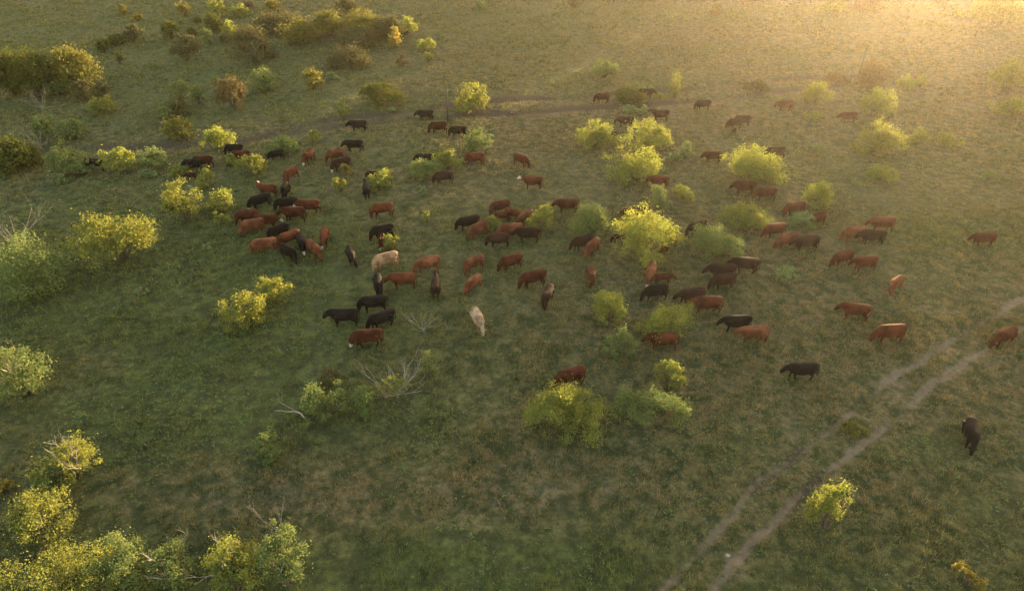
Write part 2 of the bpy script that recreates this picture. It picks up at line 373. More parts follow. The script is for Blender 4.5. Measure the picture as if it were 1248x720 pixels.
# ------------------------------------------------------------------ crowns
def leaves(rs, W, D, H, z0, leaf, mat, dens=1.0, lean=0.0, clumpf=1.0, solid=False, squash=1.0, one=False):
    """crown of clumped leaf faces filling an uneven dome W x D x H whose bottom is at z0"""
    nl = 1 if W < .9 else int(np.clip(2 + W * .9, 3, 8))
    if solid and nl > 1: nl = max(3, nl * 2 // 3)
    if one: nl = 1
    nC = int(np.clip(9 * (W * D) ** .75 * clumpf + 10, 12, 140))
    la = rs.uniform(0, 2 * np.pi, nl) + np.arange(nl) * 2.4; lr = rs.uniform(.25, .62, nl) * (0 if nl == 1 else 1) * (.7 if solid else 1)
    lw = np.where(np.arange(nl) == 0, .62, rs.uniform(.32, .58, nl)) if nl > 1 else np.array([1.0])
    if solid and nl > 1: lw = lw * 1.12
    lh = np.where(np.arange(nl) == 0, 1.0, rs.uniform(.55, 1.0, nl)); lr[0] *= .5
    k = rs.choice(nl, nC, p=(lw ** 2 * lh) / (lw ** 2 * lh).sum())
    ang = rs.uniform(0, 2 * np.pi, nC); el = np.arcsin(rs.uniform(-.55, 1, nC))
    rr = rs.uniform(.35, 1.0, nC) ** .45
    ph = rs.uniform(0, 6.28, 4)
    lump = 1 + .22 * np.sin(2 * ang + ph[0]) + .16 * np.sin(3 * ang + ph[1]) + .12 * np.sin(5 * ang + ph[2])
    cx = (np.cos(la) * lr)[k] * W / 2 + np.cos(ang) * np.cos(el) * rr * lump * W / 2 * lw[k]
    cy = (np.sin(la) * lr)[k] * D / 2 + np.sin(ang) * np.cos(el) * rr * lump * D / 2 * lw[k]
    cz = z0 + H * lh[k] * (.46 + np.sin(el) * rr * .50 * (1 + .15 * np.sin(2 * ang + ph[3])))
    if solid: cz = z0 + (cz - z0) * .93 - H * .03
    cx = cx + lean * (cz - z0)
    rc = rs.uniform(.05, .14, nC) * (W * D * H) ** (1 / 3) * (1.35 if solid else 1)
    rc = np.minimum(rc, H * .45)
    area = leaf * leaf * .62
    tot = int(np.clip(dens * (2.9 if solid else 2.35) * (W * D + W * H + D * H) * .55 / area, 40, 48000))
    w = rc ** 2; cnt = np.maximum(5, (tot * w / w.sum()).astype(int))
    idx = np.repeat(np.arange(nC), cnt); n = len(idx)
    d = rs.normal(size=(n, 3)); d /= np.linalg.norm(d, axis=1)[:, None]
    rad = rs.uniform(0, 1, n) ** (.45) * (1 + rs.normal(0, .12, n)) * np.where(rs.rand(n) < .17, rs.uniform(1.1, 2.5, n), 1)
    c = np.stack([cx, cy, cz], 1)[idx] + d * (rad * rc[idx])[:, None] * np.array([1.08, 1.08, .85 * squash])
    c[:, 2] = np.maximum(c[:, 2], .03)
    nrm = d * 1.1 + rs.normal(size=(n, 3)) * .55 + np.array([0, 0, .25]); nrm /= np.linalg.norm(nrm, axis=1)[:, None]
    e1 = np.cross(nrm, rs.normal(size=(n, 3))); e1 /= np.linalg.norm(e1, axis=1)[:, None]; e2 = np.cross(nrm, e1)
    s = leaf * rs.uniform(.5, 1.25, n)
    q1 = e1 * s[:, None] * .72; q2 = e2 * s[:, None] * .42
    bend = nrm * s[:, None] * .12
    v = np.stack([c + q1, c + q2 + bend, c - q1, c - q2 + bend], 1).reshape(-1, 3)
    centers = np.stack([cx, cy, cz], 1)
    return v, centers

def plant(px, py, w, h, kind, label, cat=None, trunk=None, name=None, dens=1.0, dead=0, lean=0.0, group=None, leafk=1.0, seed=None, lift=None, hk=1.0, one=False):
    """px,py,w,h: box of the crown in the photograph's picture; gives real size from its distance"""
    rs = np.random.RandomState(seed or int(px * 13 + py * 7 + w)); rg = random.Random(int(px * 3 + py * 5))
    g = at(px, py + h * .2)
    for _ in range(3):
        rng = math.sqrt(g.x ** 2 + g.y ** 2 + (CAM_H - g.z) ** 2); a = math.asin(CAM_H / rng)
        W = 1.08 * w * rng / FPX; hp = h * rng / FPX; D = W * .9
        Ht = math.sqrt(max(hp * hp - (D * .75 * math.sin(a)) ** 2, (hp * .5) ** 2)) / math.cos(a)
        Ht = min(max(Ht, .35 * W, .25), 2.2 * W + .8) * hk
        if hp < .62 * W * math.sin(a) + .1: D = hp / math.sin(a) * .9
        g = at(px, py, Ht * .5)
    leaf = max(.052, rng * .0020) * leafk
    z0 = lift if lift is not None else (Ht * .10 if trunk else 0)
    mat = LEAF[kind]
    solid = kind in ('oak', 'brown', 'rust', 'olive')
    v, cs = leaves(rs, W, D, Ht - z0, z0, leaf, mat, dens * (.85 if not solid else 1.0), lean, solid=solid, one=one)
    f = np.arange(len(v)).reshape(-1, 4)
    kw = re.search(r'tree|sapling|bush|brush|scrub|thicket|weed|grass', label).group(0)
    tall = kw in ('tree', 'sapling') or trunk
    name, cat = {'tree': ('tree', 'tree'), 'sapling': ('sapling', 'sapling'), 'weed': ('weed_plant', 'weed'), 'grass': ('grass_clump', 'grass')}.get(kw, ('shrub', 'bush'))
    group = {'tree': 'trees on the pasture', 'sapling': 'young trees on the pasture', 'weed_plant': 'weed plants in the grass', 'grass_clump': 'grass clumps'}.get(name, 'bushes scattered over the pasture')
    if max(w, h) < 13:
        o = link(name, np_mesh(name, v, f, 4, mat), loc=g); tag(o, label, cat, group); return o
    root = empty(name, g); tag(root, label, cat, group)
    link('crown' if tall else 'foliage', np_mesh(name + '_crown', v, f, 4, mat), root)
    T = Tubes(); nst = 1 if trunk == 1 else rg.randint(3, 5)
    base_r = .012 * Ht + .012
    for k, ci in enumerate(rs.permutation(len(cs))[:min(len(cs), 14)]):
        c = Vector(cs[ci]); b = Vector((rg.uniform(-.05, .05), rg.uniform(-.05, .05), -.05)) * Ht
        if trunk == 1: b = Vector((0, 0, -.05))
        m1 = b.lerp(c, .35) + Vector((0, 0, .12 * Ht)); m2 = b.lerp(c, .7) + Vector((0, 0, .08 * Ht))
        T.tube([b, m1, m2, c], [base_r, base_r * .7, base_r * .45, base_r * .15], 5)
    if trunk == 1: T.tube([Vector((0, 0, -.1)), Vector((.03, 0, Ht * .25)), Vector((0, .03, Ht * .5))], [base_r * 2.2, base_r * 1.7, base_r], 7)
    link('trunk' if tall else 'stems', T.mesh(name + '_wood', BARK), root)
    if dead:
        for k in range(dead):
            B = Tubes()
            c = Vector(cs[rg.randrange(len(cs))]); d = Vector((c.x / W * 2, c.y / D * 2, .5)) + Vector((rg.uniform(-.4, .4), rg.uniform(-.4, .4), rg.uniform(0, .6)))
            B.branch(rg, c * .7, d.normalized(), W * rg.uniform(.3, .45), .03, 2, .6, .1)
            link('dead_branch', B.mesh('dead_branch', DEAD), root)
    return root

# kind, x, y, w, h, label, options
P = plant
SH = 'bushes scattered over the pasture'
plants = [
 # --- thick trees, upper left
 (6, 88, 50, 58, 'oak', 'dark green tree cut by the left edge, beside two tall dark trees', dict(trunk=2, hk=.78)),
 (38, 84, 46, 64, 'oak', 'tall dark tree between the edge tree and the broad yellow topped tree', dict(trunk=2, hk=.78)),
 (93, 80, 64, 56, 'olive', 'broad dark tree with sunlit yellow crown at far upper left', dict(trunk=2, hk=.78)),
 (67, 105, 30, 18, 'green', 'small pale green bush at the foot of the broad dark trees', {}),
 (100, 107, 20, 22, 'brown', 'small brown bush under the broad dark tree, left of a rounder brown one', {}),
 (121, 109, 19, 21, 'brown', 'round brown bush just above the low bright yellow bush', {}),
 (116, 128, 34, 17, 'yellow', 'low bright yellow bush below the two small brown bushes', {}),
 (60, 152, 32, 24, 'green', 'soft grey green bush, left of a similar one below the dark trees', {}),
 (87, 158, 34, 20, 'green', 'flatter grey green bush beside another, below the dark trees', {}),
 (10, 184, 56, 34, 'oak', 'dark thicket bush with rusty top cut by the left edge', {}),
 (84, 190, 42, 30, 'green', 'wide grey green bush left of the half hidden black cow', {}),
 (100, 204, 22, 16, 'green', 'small green bush in front of the half hidden black cow', {}),
 (142, 197, 40, 24, 'mesq', 'yellow topped bush just right of the half hidden black cow', {}),
 (181, 192, 40, 22, 'green', 'dull green bush right of the yellow topped bush, far left', {}),
 (68, 217, 18, 14, 'weed', 'pale tuft of weed in the open grass below the grey green bushes', {}),
 (180, 212, 20, 10, 'weed', 'flat pale weed below the dull green bush, far left', {}),
 (148, 10, 9, 13, 'olive', 'tiny olive bush standing alone at the top edge, left', {}),
 (167, 20, 13, 8, 'amber', 'tiny yellow bush above the brown topped bush near the top left', {}),
 (161, 39, 20, 18, 'brown', 'brown topped bush right of a low dark strip of scrub', {}),
 (142, 47, 26, 9, 'oak', 'low dark strip of scrub left of the brown topped bush', {}),
 (125, 54, 15, 16, 'oak', 'small dark round bush at the left end of a dark scrub strip', {}),
 (143, 67, 6, 17, 'oak', 'thin dark upright sapling beyond the broad yellow topped tree', {}),
 (206, 35, 19, 21, 'oak', 'dark bush below the round amber topped bush near the top left', {}),
 (224, 10, 15, 16, 'amber', 'round amber topped bush near the top left', {}),
 (232, 38, 13, 10, 'oak', 'small low dark bush right of the dark bush near the top', {}),
 (239, 24, 10, 9, 'oak', 'tiny dark bush left of the tall yellow topped tree', {}),
 (222, 27, 10, 9, 'green', 'tiny green bush just below the round amber topped bush', {}),
 (224, 55, 23, 30, 'brown', 'upright dark brown bush with a lit tip, standing alone upper left', dict(one=True)),
 (260, 26, 22, 22, 'oak', 'dark round bush under the tall yellow topped tree', {}),
 (263, 9, 22, 20, 'mesq', 'bright yellow green tree against the top edge, left', dict(trunk=1)),
 (276, 35, 20, 18, 'mesq', 'pale yellow topped bush beside the large brown bush', {}),
 (275, 46, 18, 10, 'brown', 'low dark brown bush at the foot of a pale yellow topped one', {}),
 (254, 44, 16, 18, 'green', 'faint grey green bush left of the large brown bush', {}),
 (289, 14, 24, 12, 'mesq', 'flat yellow bush near the top edge right of the bright tree', {}),
 (303, 5, 9, 10, 'rust', 'small rusty bush at the top edge left', {}),
 (306, 51, 40, 42, 'brown', 'large rounded grey brown bush with pale yellow tips', dict(one=True)),
 (328, 62, 22, 12, 'brown', 'small brown bush at the right foot of the large brown bush', {}),
 (281, 111, 30, 36, 'rust', 'dense reddish brown egg shaped bush', dict(one=True)),
 (261, 98, 9, 15, 'yellow', 'tiny bright yellow sapling left of the reddish egg shaped bush', {}),
 (217, 112, 24, 26, 'green', 'pale green topped bush, left one of a joined pair', {}),
 (240, 113, 20, 24, 'green', 'pale green topped bush, right one of a joined pair', {}),
 (219, 130, 34, 18, 'brown', 'low brown bush in front of the joined pale green pair', {}),
 (200, 137, 24, 14, 'green', 'small dark green bush at the left end of the brown one', {}),
 (220, 155, 30, 24, 'olive', 'dark olive bush with brown tips above the trodden band', {}),
 (265, 165, 40, 30, 'mesq', 'yellow green bush above the black cow with a red cow behind it', {}),
 # --- brush mound
 (337, 26, 60, 20, 'brown', 'low reddish brush at the left end of the brush mound', {}),
 (368, 37, 44, 26, 'olive', 'dark olive brush on the front left of the brush mound', {}),
 (403, 29, 46, 28, 'olive', 'dark olive brush at the middle of the brush mound', {}),
 (438, 27, 46, 28, 'olive', 'dark olive brush right of the middle of the brush mound', {}),
 (468, 30, 38, 28, 'brown', 'brown brush near the right end of the brush mound', {}),
 (496, 31, 26, 18, 'mesq', 'pale yellow brush at the right end of the brush mound', {}),
 (482, 45, 19, 24, 'amber', 'amber tipped bush in front of the right end of the mound', {}),
 (432, 46, 60, 18, 'brown', 'low brown scrub along the front foot of the brush mound', {}),
 (424, 69, 56, 12, 'brown', 'flat dark brown scrub strip below the brush mound', {}),
 (333, 6, 18, 14, 'olive', 'small olive bush at the top edge left of the mound', {}),
 (421, 6, 22, 18, 'brown', 'brown bush standing behind the brush mound at the top edge', {}),
 (490, 72, 12, 17, 'rust', 'small orange brown upright bush below the mound end', {}),
 (518, 54, 24, 14, 'mesq', 'light yellow feathery bush right of the mound end', {}),
 (521, 69, 16, 11, 'mesq', 'small pale bush just below the light feathery bush', {}),
 (380, 93, 24, 28, 'olive', 'upright olive bush with golden tips left of the dark dome bush', {}),
 (326, 96, 36, 24, 'green', 'thin grey green bush right of the reddish egg shaped bush', {}),
 (405, 92, 16, 9, 'weed', 'low pale bush right of the golden tipped olive bush', {}),
 (463, 113, 38, 28, 'oak', 'dense dark green dome shaped bush standing alone', dict(one=True)),
 (574, 116, 42, 34, 'yellow', 'feathery yellow bush just right of the tall pole', {}),
 (415, 133, 16, 26, 'yellow', 'thin bright yellow sapling above the left walking black cows', {}),
 (476, 134, 13, 6, 'weed', 'tiny pale weed between the dome bush and the walking cows', {}),
 (345, 176, 46, 20, 'green', 'low grey green bush behind the black white faced cow', {}),
 (384, 166, 22, 14, 'yellow', 'small bright yellow and orange bush above the red cow', {}),
 (580, 172, 42, 28, 'green', 'pale green soft bush behind the red cow near the pole', {}),
 (545, 192, 34, 30, 'mesq', 'bright yellow green bush top over the half hidden black cow', {}),
 (519, 205, 44, 26, 'green', 'dull green bush hiding the rear of a black cow', {}),
 (516, 231, 10, 16, 'weed', 'thin pale weed stalk below the dark cow by the bush', {}),
 (586, 7, 13, 11, 'weed', 'small pale bush near the top edge at the middle', {}),
 (737, 84, 34, 20, 'green', 'faint round green bush alone in the open grass, top middle', {}),
 (764, 115, 42, 15, 'oak', 'long flat dark bush beside the far black cow', {}),
 (776, 106, 36, 6, 'weed', 'pale fringe of weed along the long flat dark bush', {}),
 (824, 104, 20, 28, 'yellow', 'thin golden sapling right of the long flat dark bush', {}),
 (805, 117, 17, 8, 'yellow', 'low yellow weed at the foot of the thin golden sapling', {}),
 (768, 133, 26, 10, 'weed', 'pale weed bush behind the dark cow with lowered head', {}),
 (786, 134, 15, 12, 'weed', 'small pale weed bush touching the nose of the standing cow', {}),
 (725, 163, 50, 34, 'mesq', 'yellow green bush with a black cow behind its right side', {}),
 (791, 165, 54, 36, 'mesq', 'rounded yellow topped bush below the standing dark cow', {}),
 (775, 200, 60, 42, 'mesq', 'broad yellow topped bush directly below the rounded one', {}),
 (835, 182, 24, 18, 'weed', 'small pale bush left of the lone dark red cow', {}),
 (823, 190, 18, 14, 'weed', 'tiny pale bush touching the small pale bush, right of the broad one', {}),
 (700, 4, 14, 7, 'brown', 'tiny brown bush at the top edge right of the middle', {}),
 (774, 20, 8, 6, 'weed', 'tiny yellow weed near the top edge', {}),
 (873, 12, 14, 14, 'rust', 'faint rusty bush near the top edge in the haze', {}),
 (923, 103, 27, 12, 'brown', 'faint flat brown bush in the haze left of a reddish mound bush', {}),
 (1018, 5, 34, 18, 'yellow', 'hazy yellow bush at the top edge left of a reddish one', {}),
 (1062, 4, 36, 16, 'rust', 'hazy reddish bush at the top edge', {}),
 (1223, 11, 50, 34, 'yellow', 'glowing yellow bush in the top right corner', {}),
 (1168, 17, 16, 8, 'yellow', 'tiny glowing yellow bush left of the corner bush', {}),
 (1065, 92, 36, 34, 'rust', 'reddish bush with golden top right of the leaning pole', {}),
 (1020, 95, 19, 12, 'rust', 'low smooth reddish mound bush left of the leaning pole', dict(one=True)),
 (998, 114, 30, 28, 'yellow', 'round hazy yellow bush below the low reddish mound bush', {}),
 (1069, 124, 38, 32, 'mesq', 'pale hazy bush below the reddish golden topped bush', {}),
 (1101, 100, 24, 16, 'mesq', 'small hazy bush, left one of two beside the reddish bush', {}),
 (1123, 98, 14, 14, 'mesq', 'small hazy bush, right one of two beside the reddish bush', {}),
 (1236, 90, 36, 36, 'yellow', 'golden bush at the right edge, upper one of two', {}),
 (1238, 130, 42, 20, 'mesq', 'golden bush at the right edge, lower one of two', {}),
 (992, 141, 22, 10, 'mesq', 'low pale bush under the round hazy yellow bush', {}),
 (1071, 165, 56, 34, 'yellow', 'bright spreading yellow bush below the far red cow', {}),
 (1120, 166, 24, 18, 'mesq', 'faint pale bush right of the bright spreading yellow bush', {}),
 (1160, 171, 30, 11, 'yellow', 'low flat yellow bush farthest right in its row', {}),
 (1074, 211, 34, 18, 'mesq', 'small pale yellow bush alone below the bright spreading one', {}),
 (995, 179, 16, 8, 'weed', 'tiny pale weed in the open right of the long yellow bush', {}),
 (918, 196, 68, 42, 'mesq', 'long yellow topped bush hiding a dark cow behind it', {}),
 (1000, 238, 42, 34, 'mesq', 'yellow topped round bush right of the walking red pair', {}),
 (984, 266, 40, 20, 'weed', 'feathery pale weed bush around the small red cow', {}),
 (905, 261, 66, 28, 'yellow', 'golden topped bush behind the big green bush', {}),
 (876, 291, 66, 42, 'green', 'big round green bush below the golden topped one', {}),
 (835, 234, 26, 20, 'mesq', 'small yellow bush, right one of two above the biggest yellow bush', {}),
 (802, 238, 34, 28, 'green', 'green bush, left one of two above the biggest yellow bush', {}),
 (723, 268, 64, 42, 'green', 'wide green bush touching the left of the biggest yellow bush', {}),
 (788, 283, 76, 60, 'mesq', 'biggest yellow bush in the middle of the herd', {}),
 (660, 266, 34, 30, 'mesq', 'light green bush right of the crowded red cows', {}),
 (601, 273, 30, 18, 'mesq', 'low yellow green bush in the middle of the crowded red cows', {}),
 (479, 294, 30, 18, 'yellow', 'bright yellow bush touching the red calf near the black cow', {}),
 (521, 264, 14, 14, 'mesq', 'tiny yellow weed alone right of the red grazing cow', {}),
 (460, 217, 34, 24, 'mesq', 'dull yellow bush behind the black cow that faces away', {}),
 (414, 223, 20, 20, 'yellow', 'small yellow bush under the dark cow with the pale muzzle', {}),
 (421, 206, 16, 14, 'amber', 'tiny golden bush against the rump of the dark cow', {}),
 (222, 246, 44, 44, 'yellow', 'round bright yellow bush left of the cows', dict(trunk=1)),
 (270, 243, 34, 28, 'mesq', 'dark centred yellow green bush right of the round bright one', {}),
 (268, 266, 18, 16, 'mesq', 'small yellow green bush just below the dark centred one', {}),
 (217, 205, 26, 14, 'yellow', 'low yellow bush at the head of the two joined cows', {}),
 (250, 217, 26, 22, 'mesq', 'thin pale yellow bush below the two joined cows', {}),
 (308, 202, 44, 24, 'yellow', 'bright yellow bush hiding a red cow on the left side', {}),
 (281, 194, 18, 14, 'mesq', 'pale yellow bush tip left of the bright bush by the red cow', {}),
 (144, 291, 84, 54, 'yellow', 'spreading bright yellow tree with visible trunk at the left', dict(trunk=1, lift=.7)),
 (36, 318, 88, 64, 'green', 'large green bush with sunlit top near the left edge', dict(dens=.85)),
 (328, 352, 48, 34, 'yellow', 'bright yellow bush, upper right one of a touching pair left of the herd', {}),
 (293, 376, 54, 46, 'yellow', 'bright yellow bush, lower left one of a touching pair left of the herd', {}),
 (172, 355, 13, 9, 'weed', 'tiny pale weed below the spreading yellow tree', {}),
 (256, 299, 13, 10, 'weed', 'tiny pale weed left of the red cow that grazes low', {}),
 (20, 448, 60, 60, 'green', 'yellow green bush with dead twigs at the left edge', dict(dead=4, dens=.7)),
 (100, 512, 21, 18, 'weed', 'small pale green weed bush above the yellow tree, lower left', {}),
 (82, 560, 64, 50, 'yellow', 'yellow tree with bare grey branches, lower left', dict(dead=6, trunk=2, dens=.7)),
 (56, 582, 44, 34, 'green', 'dull green bush at the left foot of the branchy yellow tree', {}),
 (2, 590, 18, 18, 'amber', 'golden bush tip cut by the left edge, lower left', {}),
 (40, 640, 88, 56, 'yellow', 'yellow tree with separate leafy tufts, upper one at the lower left corner', dict(trunk=2, dens=.6)),
 (72, 704, 150, 66, 'yellow', 'wide yellow tree filling the lower left corner', dict(trunk=2, dens=.6)),
 (152, 682, 56, 56, 'green', 'soft green bush right of the wide corner tree', {}),
 (208, 690, 60, 46, 'green', 'dull green bush with dead branches at the bottom edge', dict(dead=5)),
 (284, 694, 66, 56, 'mesq', 'yellow topped bush with bare branches at the bottom edge', dict(dead=5)),
 (338, 676, 54, 66, 'green', 'grey green bush at the bottom edge, rightmost of the corner thicket', dict(dead=2)),
 (322, 541, 40, 34, 'green', 'round green bush alone between the dead tree and bottom thicket', {}),
 (394, 490, 58, 40, 'green', 'green bush between the fallen branch and the dead tree', {}),
 (440, 489, 46, 34, 'green', 'low green bush touching the left of the dead tree', {}),
 (400, 455, 34, 26, 'brown', 'dull brown weed clump with a rusty tip left of the dead tree', dict(dens=.5)),
 (521, 441, 30, 36, 'green', 'thin grey green bush behind the right of the dead tree', dict(dens=.6)),
 (745, 373, 56, 44, 'mesq', 'yellow topped bush left of the bush in front of the black cow', {}),
 (757, 414, 42, 38, 'green', 'grey green bush directly below the yellow topped one', {}),
 (816, 388, 72, 42, 'mesq', 'wide yellow green bush directly above a long red cow', {}),
 (823, 455, 40, 36, 'mesq', 'small yellow green bush below the red cow, standing alone', {}),
 (790, 490, 82, 52, 'green', 'spreading dull green bush right of the large bush near the middle', {}),
 (696, 497, 104, 64, 'mesq', 'large yellow topped bush with a red cow behind it', {}),
 (1015, 613, 46, 56, 'mesq', 'upright green bush with yellow top beside the wheel track', {}),
 (1182, 702, 30, 24, 'amber', 'small orange yellow bush near the lower right corner', {}),
 (960, 333, 36, 22, 'weed', 'pale weedy bush right of the dark cow pair', dict(dens=.5)),
 (1043, 522, 28, 14, 'olive', 'grass clump on the ridge between the two wheel tracks', {}),
 (1205, 214, 20, 10, 'weed', 'faint green weed patch near the right edge', {}),
 (950, 120, 14, 6, 'weed', 'tiny pale weed just above the far red cow in haze', {}),
]
for (px, py, w, h, kind, label, opt) in plants:
    P(px, py, w, h, kind, label, **opt)

# ------------------------------------------------------------------ dead wood
def dead_tree(px, py, sz, label, n=7, seed=1, name='dead_tree', leafy=0, base=.09, up=.35):
    rg = random.Random(seed); g = at(px, py)
    root = empty(name, g); tag(root, label, 'dead tree' if name == 'dead_tree' else 'dead bush')
    T = Tubes(); B = Tubes()
    T.tube([Vector((0, 0, -.2)), Vector((.05, 0, sz * .12)), Vector((0, .05, sz * .22))], [base, base * .85, base * .6], 7)
    for k in range(n):
        a = 2 * math.pi * (k + rg.uniform(-.3, .3)) / n
        d = Vector((math.cos(a), math.sin(a), rg.uniform(.15, .9) + up - .35)).normalized()
        B.branch(rg, Vector((0, 0, sz * rg.uniform(.06, .2))), d, sz * rg.uniform(.7, 1.1), base * .42, 3, .5, .1, .22)
    link('trunk', T.mesh('dead_trunk', DEAD), root); link('branches', B.mesh('dead_branches', DEAD), root)
    if leafy:
        rs = np.random.RandomState(seed)
        v, cs = leaves(rs, leafy, leafy * .9, leafy * .8, .1, .065, LEAF['mesq'], .7)
        link('foliage', np_mesh('dead_tree_leaves', v, np.arange(len(v)).reshape(-1, 4), 4, LEAF['mesq']), root)
dead_tree(484, 484, 1.75, 'bare grey dead tree spreading its branches with one green tuft inside', 13, 3, leafy=1.7, base=.055, up=.55)
dead_tree(516, 405, 1.4, 'thin grey dead bush below the black cow seen from behind', 7, 8, 'dead_bush', base=.04, up=.7)
dead_tree(50, 181, 1.9, 'grey leafless bush beside the dark thicket at the left edge', 8, 5, 'dead_bush', base=.05, up=.5)
dead_tree(24, 300, 2.6, 'pale leafless bush behind the large green bush near the left edge', 10, 6, 'dead_bush', base=.05, up=.5)
dead_tree(52, 135, 2.0, 'small dead bush with pale twigs below the tall dark trees', 8, 9, 'dead_bush', base=.05, up=.5)
dead_tree(905, 172, 1.2, 'thin dead weed bush below the pair of dark cows', 7, 12, 'dead_bush', base=.03, up=.6)
dead_tree(343, 652, 1.1, 'bare upright dead sapling behind the bottom edge thicket', 4, 14, 'dead_bush', base=.05, up=1.0)
def fallen(pts, r, label):
    ps = [at(*p) for p in pts]; o = ps[0].copy(); T = Tubes(); rg = random.Random(4)
    q = [p - o + Vector((0, 0, .12 + .12 * math.sin(k * 1.4))) for k, p in enumerate(ps)]
    T.tube(q, [r * (1 - .6 * k / len(q)) for k in range(len(q))], 6)
    T.branch(rg, q[2], Vector((-.6, .5, .5)).normalized(), 1.0, r * .5, 1)
    ob = link('fallen_branch', T.mesh('fallen_branch', DEAD), loc=o); tag(ob, label, 'branch')
fallen([(372, 512), (368, 508), (361, 504), (351, 502), (343, 501), (335, 504)], .05, 'pale curved fallen branch on the grass left of the green bush')

# poles
def pole(px, py, h, r, lean, label, arm):
    g = at(px, py); root = empty('utility_pole' if arm else 'post', g); tag(root, label, 'pole')
    T = Tubes(); T.tube([Vector((0, 0, -.3)), Vector((lean * .5, 0, h * .5)), Vector((lean, 0, h))], [r, r * .9, r * .75], 8)
    link('shaft', T.mesh('shaft', POLEW), root)
    B = Tubes(); B.tube([Vector((.12, -.02, -.2)), Vector((.35, -.05, .55)), Vector((.5, -.02, .95))], [.06, .05, .04], 6)
    link('brace', B.mesh('brace', POLEW), root)
pole(546, 149, 4.1, .10, 0, 'tall thin dark wooden pole standing among the far black cows', False)
pole(1045, 98, 4.4, .08, .1, 'thin leaning pole in the haze beside the reddish bush', False)

# stones along the track
def stone(px, py, s, label):
    g = at(px, py); bm = bmesh.new(); bmesh.ops.create_icosphere(bm, subdivisions=2, radius=s)
    rg = random.Random(int(px))
    for v in bm.verts: v.co = Vector((v.co.x * 1.2, v.co.y, v.co.z * .6)) * rg.uniform(.85, 1.12)
    me = bpy.data.meshes.new('stone'); bm.to_mesh(me); bm.free(); me.materials.append(DEAD)
    o = link('stone', me, loc=g + Vector((0, 0, s * .25))); tag(o, label, 'stone')
stone(887, 677, .09, 'single pale stone on the bare strip of the wheel track')

# ------------------------------------------------------------------ cows
def loft(bm, rings, k=16, p=2.4, cap=True):
    """rings: (centre Vector, side Vector, up Vector, hw, hh)"""
    prev = None; first = None
    for (c, sd, up, hw, hh) in rings:
        cur = []
        for q in range(k):
            a = 2 * math.pi * q / k; ca, sa = math.cos(a), math.sin(a)
            x = math.copysign(abs(ca) ** (2 / p), ca) * hw; z = math.copysign(abs(sa) ** (2 / p), sa) * hh
            cur.append(bm.verts.new(c + sd * x + up * z))
        if prev:
            for q in range(k): bm.faces.new((prev[q], prev[(q + 1) % k], cur[(q + 1) % k], cur[q]))
        else: first = cur
        prev = cur
    bm.faces.new(first[::-1]); bm.faces.new(prev)
def chain(bm, pts, rad, k=10, flat_=1.0, sub=3):
    """smooth tapered limb through pts"""
    P_ = []; Rr = []
    n = len(pts)
    for j in range(n - 1):
        p0 = pts[max(j - 1, 0)]; p1 = pts[j]; p2 = pts[j + 1]; p3 = pts[min(j + 2, n - 1)]
        for s in range(sub):
            t = s / sub
            P_.append(.5 * ((2 * p1) + (p2 - p0) * t + (2 * p0 - 5 * p1 + 4 * p2 - p3) * t * t + (3 * p1 - p0 - 3 * p2 + p3) * t ** 3))
            Rr.append(rad[j] * (1 - t) + rad[j + 1] * t)
    P_.append(pts[-1]); Rr.append(rad[-1])
    rings = []
    for j, (p, r) in enumerate(zip(P_, Rr)):
        d = (P_[min(j + 1, len(P_) - 1)] - P_[max(j - 1, 0)]).normalized()
        sd = Vector((0, 1, 0)) - d * d.y
        sd = sd.normalized() if sd.length > .2 else Vector((1, 0, 0))
        rings.append((p, sd, d.cross(sd), r * flat_, r))
    loft(bm, rings, k, 2.0)
V3 = Vector
